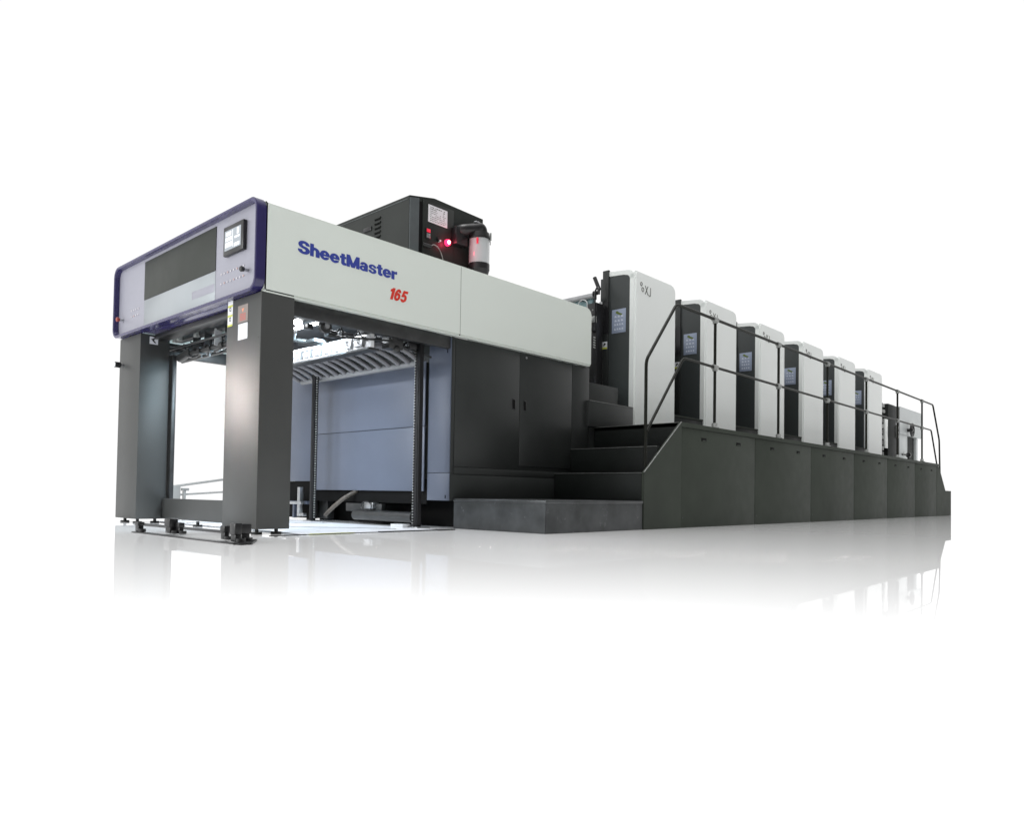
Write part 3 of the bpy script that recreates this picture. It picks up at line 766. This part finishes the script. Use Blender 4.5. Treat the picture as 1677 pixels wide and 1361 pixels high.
# dark walls linking one tower with the next (kept low, behind the deck)
for i in range(5):
    xa = UX+PITCH*i+1.09; xb = UX+PITCH*(i+1)-.02
    g = empty('gap_step', ((xa+xb)/2, .3, PZ), ['dark foot ledge between the first and second towers', 'dark foot ledge between the second and third towers', 'dark foot ledge between the third and fourth towers', 'dark foot ledge between the fourth and fifth towers', 'dark foot ledge between the fifth and sixth towers'][i], 'ledge', 'foot ledges between the towers')
    bx('ledge', TREAD, g, xa, xb, .03, .58, PZ+.002, 1.585, bev=.004)
    bx('ledge_edge', PLAT, g, xa, xb, .02, .05, 1.585, 1.608)
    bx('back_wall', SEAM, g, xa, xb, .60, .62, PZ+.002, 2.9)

# machinery just before the first tower (inking levers, cables, grey guard)
im = empty('inker_mechanism', (5.4, 1.0, PZ), 'black levers, pipes and pale guard seen between the hood end and the first tower', 'machinery')
bx('guard_plate', mat('guard_grey', (.22, .33, .35), rough=.4, metal=.3, vary=.1), im, 5.50, 5.56, .62, 2.6, 2.6, 3.20, bev=.004)
bx('guard_top', STEEL, im, 5.47, 5.58, .60, 2.6, 3.20, 3.275, bev=.004)
bx('black_frame', BLACK, im, 5.44, 5.60, .50, .66, PZ+.3, 3.12, bev=.01)
bm = bmesh.new(); cyl(bm, (5.5, .585, 3.50), (5.5, .50, 3.31), .028, 14); cyl(bm, (5.5, .50, 3.31), (5.5, .53, 3.27), .02, 10); cyl(bm, (5.5, .53, 3.27), (5.5, .60, 3.28), .03, 10)
obj('lever', bm, BLACK, im)
bm = bmesh.new(); tube(bm, smoothpts([(5.43, .525, 2.8), (5.43, .52, 3.28), (5.43, .485, 3.33), (5.43, .45, 3.29), (5.43, .45, 3.22)], .05), .013, 10)
obj('pipe', bm, BLACK, im)
bm = bmesh.new(); tube(bm, smoothpts([(5.46, .84, 3.05), (5.46, .84, 3.17), (5.46, .76, 3.21), (5.46, .68, 3.16), (5.46, .68, 3.04)], .05), .008, 8)
obj('cable', bm, ALUW, im)
bm = bmesh.new(); cyl(bm, (5.42, .58, 2.87), (5.42, .50, 2.87), .05, 16); cyl(bm, (5.42, .55, 3.02), (5.42, .55, 2.9), .012, 8)
for k in range(5): cyl(bm, (5.42, .53, 2.62-k*.035), (5.42, .50, 2.60-k*.035), .010, 8)
obj('bolt_row', bm, CLAMP, im)
bx('pipe_shield', BLACK, im, 5.40, 5.44, .50, .58, 2.70, 3.0, bev=.01)

# ================================================================== FEEDER
fd = empty('feeder_unit', (19.6, .6, 0), 'low pale grey feeder housing with black hand wheel at the far end', 'feeder')
bm = bmesh.new(); prism(bm, [(18.49, 2.16), (20.77, 2.16), (20.77, 2.885), (20.74, 2.895), (18.52, 2.895), (18.49, 2.885)], 'y', 0, 2.9, bev=.01)
obj('hood', bm, FEED, fd)
bx('front_panel', FEED, fd, 18.49, 19.30, .015, .06, .3, 2.155, bev=.004)
bx('dark_side', TREAD, fd, 17.46, 18.485, .0, 2.9, .3, 2.86, bev=.01)
bx('rear_column', TREAD, fd, 19.31, 20.20, .08, .6, .3, 2.155, bev=.004)
bx('end_post', FEED, fd, 20.23, 20.38, .02, .10, .3, 2.155, bev=.004)
bx('top_cover', UWHITE, fd, 17.86, 18.40, .1, 2.8, 2.862, 2.91)
bx('guard_panel', UWHITE, fd, 17.22, 17.455, .0, .04, 1.70, 2.45, bev=.004)
sbx = bx('switch_box', CLAMP, fd, 18.12, 18.33, -.03, -.001, 2.02, 2.34, bev=.008)
for z in (2.11, 2.22): obj('button', cyl(bmesh.new(), (18.225, -.031, z), (18.225, -.05, z), .03, 14), BLACK, sbx)
bx('notice', STICK, fd, 18.15, 18.29, -.004, -.0005, 2.36, 2.47)
hw = bmesh.new()
tube(hw, [(19.2+.0, -.16+.0, 2.30) if False else (19.25+.15*math.cos(a), -.12, 2.30+.17*math.sin(a)) for a in [2*PI*i/24 for i in range(25)]], .025, 10)
cyl(hw, (19.25, 0, 2.30), (19.25, -.14, 2.30), .05, 14)
box(hw, 19.23, 19.27, -.135, -.105, 2.14, 2.46); box(hw, 19.11, 19.39, -.135, -.105, 2.285, 2.315)
h = obj('hand_wheel', hw, BLACK, fd)
bm = bmesh.new(); cyl(bm, (19.12, -.12, 2.27), (18.86, -.2, 2.27), .022, 12); cyl(bm, (18.90, -.2, 2.27), (18.84, -.2, 2.27), .045, 12)
obj('crank', bm, BLACK, h)
bm = bmesh.new(); cyl(bm, (18.60, -.04, 1.60), (18.95, -.1, 1.60), .022, 12); cyl(bm, (18.93, -.1, 1.60), (19.0, -.1, 1.60), .065, 14); cyl(bm, (18.97, -.1, 1.45), (18.97, -.1, 1.55), .02, 10)
obj('lower_crank', bm, BLACK, fd)
# stack of feeder parts beside the last tower
for k in range(7):
    bx('suction_block', CLAMP if k % 2 else BLACK, fd, 16.95, 17.20, .02, .3, 1.50+k*.14, 1.60+k*.14, bev=.01)
bx('suction_block', CLAMP, fd, 16.98, 17.30, .02, .25, 2.60, 2.68, bev=.01); bx('suction_block', CLAMP, fd, 16.98, 17.25, .02, .25, 2.74, 2.82, bev=.01)
bx('side_frame', TREAD, fd, 16.95, 17.455, .12, 2.9, .3, 2.88)

# ================================================================== floor things by the portal
fr_ = empty('floor_rail', (-.5, 0, 0), 'black steel rail frame with stub feet on the floor in front of the portal', 'rail')
bm = bmesh.new()
def bar2(bm, a, b, w, h):
    a = Vector(a); b = Vector(b); d = (b-a).normalized(); n = Vector((-d.y, d.x, 0))*w/2
    z = Vector((0, 0, h)); P = [a-n, b-n, b+n, a+n]
    lo = [bm.verts.new(p) for p in P]; hi = [bm.verts.new(p+z) for p in P]
    bm.faces.new(lo[::-1]); bm.faces.new(hi)
    for i in range(4): bm.faces.new((lo[i], lo[(i+1) % 4], hi[(i+1) % 4], hi[i]))
bar2(bm, (-.57, .86, .001), (-.57, -1.0, .001), .05, .008); obj('front_bar', bm, BLACK, fr_, smooth=False)
bm = bmesh.new(); bar2(bm, (-.05, 2.10, .001), (.0, .15, .001), .05, .02); obj('rear_bar', bm, BLACK, fr_, smooth=False)
bm = bmesh.new(); bar2(bm, (-.56, -.97, .001), (-.33, -.62, .001), .12, .012); obj('end_bar', bm, BLACK, fr_, smooth=False)
for (x, y, r, zt) in ((-.555, .80, .035, .11), (-.45, .43, .045, .15), (-.42, .33, .03, .12), (-.52, -.80, .035, .16), (-.42, -.70, .05, .15), (-.46, -.52, .03, .13)):
    bm = bmesh.new(); box(bm, x-r*.6, x+r*.6, y-r, y+r, .01, .06, bev=.005); box(bm, x-r*.8, x+r*.8, y-r*1.15, y+r*1.15, .058, zt-.02, bev=.008)
    cyl(bm, (x, y-r*1.8, .01), (x, y-r*1.8, .035), .028, 12)
    obj('stub_foot', bm, BLACK, fr_)

# base plate on floor inside the portal (pile plate) with black and yellow edge tape
tp = empty('pile_plate', (1.2, 1.2, 0), 'flat pale steel pile plate on the floor inside the portal, taped along its front edge', 'floor plate')
bx('plate', WFLOOR, tp, .39, 1.88, -.20, 2.9, .004, .010)
bm = bmesh.new(); bar2(bm, (.02, -.30, .004), (.36, -.27, .004), .03, .008); bar2(bm, (1.12, -.26, .004), (2.05, -.26, .004), .03, .010); bar2(bm, (.36, -.276, .0045), (1.12, -.268, .0045), .008, .006)
obj('black_tape', bm, BLACK, tp, smooth=False)
bm = bmesh.new(); bar2(bm, (.42, -.245, .004), (.86, -.24, .004), .03, .007); obj('yellow_tape', bm, YEL, tp, smooth=False)
bm = bmesh.new(); bar2(bm, (.5, 1.5, .010), (1.6, .1, .010), .012, .003); bar2(bm, (.45, 2.2, .010), (1.8, 1.6, .010), .012, .003)
obj('groove', bm, GREYINK, tp, smooth=False)

# pale guide rail standing on the far side, seen through the portal
gr_ = empty('guide_rail', (.9, 3.9, 0), 'pale grey sloping guide rails seen low through the portal opening', 'rail')
def slant(a, b, r): 
    bm = bmesh.new(); cyl(bm, a, b, r, 8); return bm
obj('upper_bar', slant((.70, 3.9, .355), (1.75, 3.9, .52), .016), PALE, gr_)
obj('lower_bar', slant((.70, 3.9, .27), (1.75, 3.9, .345), .013), PALE, gr_)
bx('post', PALE, gr_, .98, 1.10, 3.88, 3.92, 0.0, .41, bev=.004)
bm = bmesh.new(); box(bm, 1.14, 1.17, 3.88, 3.92, 0.0, .36); box(bm, 1.12, 1.21, 3.88, 3.92, .35, .385)
obj('stop_pin', bm, PALE, gr_)

# ================================================================== lights
def area(name, loc, target, size, sy, power, col=(1, 1, 1), spread=None):
    l = bpy.data.lights.new(name, 'AREA'); l.shape = 'RECTANGLE'; l.size = size; l.size_y = sy; l.energy = power; l.color = col
    if spread: l.spread = math.radians(spread)
    o = bpy.data.objects.new(name, l); COL.objects.link(o); o.location = loc
    o.rotation_euler = (Vector(target)-Vector(loc)).to_track_quat('-Z', 'Y').to_euler()
    return o
sun = bpy.data.lights.new('top_fill_light', 'SUN'); sun.energy = 1.7; sun.angle = math.radians(25); sun.color = (1, 1, 1)  # added downward light that whitens the floor and the tops
so = bpy.data.objects.new('top_fill_light', sun); COL.objects.link(so); so.location = (5, -5, 12)
so.rotation_euler = Vector((.08, .12, -1)).to_track_quat('-Z', 'Y').to_euler()
# lamps of the machine itself, under the hood; two added outside lights follow
area('portal_lamp_light', (1.0, 1.5, 2.0), (1.9, 1.5, .8), .1, 2.3, 50, (.84, .90, 1))
area('portal_lamp_down', (1.1, 1.4, 2.02), (1.1, 1.4, 0), .1, 2.3, 34, (.92, .95, 1))
area('inner_leg_light', (1.0, .5, 1.9), (.25, 2.55, .95), .7, .3, 55, (.62, .85, 1))
area('portal_lamp_front', (.7, .40, 1.98), (1.3, 1.2, 1.85), .1, .3, 6, (.95, .97, 1))
area('leg_glare_fill', (-5.0, 10.0, 3.9), (0, .3, .98), 1.0, .6, 2.9, (1, .89, .86), spread=5.5)  # added narrow beam, out of view, to make the sheen on the leg
area('left_fill_light', (-9.0, 4.0, 3.0), (2, 1, 1.2), 4, 3, 430, (.97, .99, 1))  # added fill, out of view, to brighten the faces turned left
rlp = bpy.data.lights.new('signal_glow', 'POINT'); rlp.energy = 1.2; rlp.color = (1, .03, .10); rlp.shadow_soft_size = .03
ro = bpy.data.objects.new('signal_glow', rlp); COL.objects.link(ro); ro.location = (2.57, TY0-.11, 3.203)

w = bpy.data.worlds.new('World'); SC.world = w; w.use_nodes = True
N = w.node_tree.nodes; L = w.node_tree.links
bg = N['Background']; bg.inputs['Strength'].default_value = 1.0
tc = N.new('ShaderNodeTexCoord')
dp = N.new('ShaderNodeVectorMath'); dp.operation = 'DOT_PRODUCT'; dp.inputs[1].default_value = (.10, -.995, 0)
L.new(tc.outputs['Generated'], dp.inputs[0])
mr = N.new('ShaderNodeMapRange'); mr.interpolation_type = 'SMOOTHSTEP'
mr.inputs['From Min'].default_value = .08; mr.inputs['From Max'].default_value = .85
mr.inputs['To Min'].default_value = 1.03; mr.inputs['To Max'].default_value = .19  # world dimmed on one side so faces turned there come out darker
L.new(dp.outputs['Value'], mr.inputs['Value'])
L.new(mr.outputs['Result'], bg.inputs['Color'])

# ================================================================== camera
cam = bpy.data.cameras.new('camera'); co = bpy.data.objects.new('camera', cam); COL.objects.link(co)
SC.camera = co
yaw, pit, rol = (math.radians(a) for a in (-47.4514, 1.5246, .8807))
f = Vector((-math.sin(yaw)*math.cos(pit), math.cos(yaw)*math.cos(pit), math.sin(pit)))
r = Vector((math.cos(yaw), math.sin(yaw), 0)); u = r.cross(f)
R2 = r*math.cos(rol)+u*math.sin(rol); U2 = -r*math.sin(rol)+u*math.cos(rol)
M = Matrix((R2, U2, -f)).transposed().to_4x4(); M.translation = Vector((-2.9949, -5.6618, .3681))
co.matrix_world = M
cam.sensor_width = 36; cam.lens = 36*1204.73/1677
cam.shift_y = (777.83-680.5)/1677
cam.clip_start = .05; cam.clip_end = 2000
SC.view_settings.view_transform = 'Standard'; SC.view_settings.look = 'None'
SC.view_settings.exposure = 0; SC.view_settings.gamma = 1
SC.view_settings.use_curve_mapping = False
SC.render.film_transparent = False
SC.cycles.max_bounces = 8
SC.cycles.sample_clamp_indirect = 2
SC.cycles.caustics_reflective = False
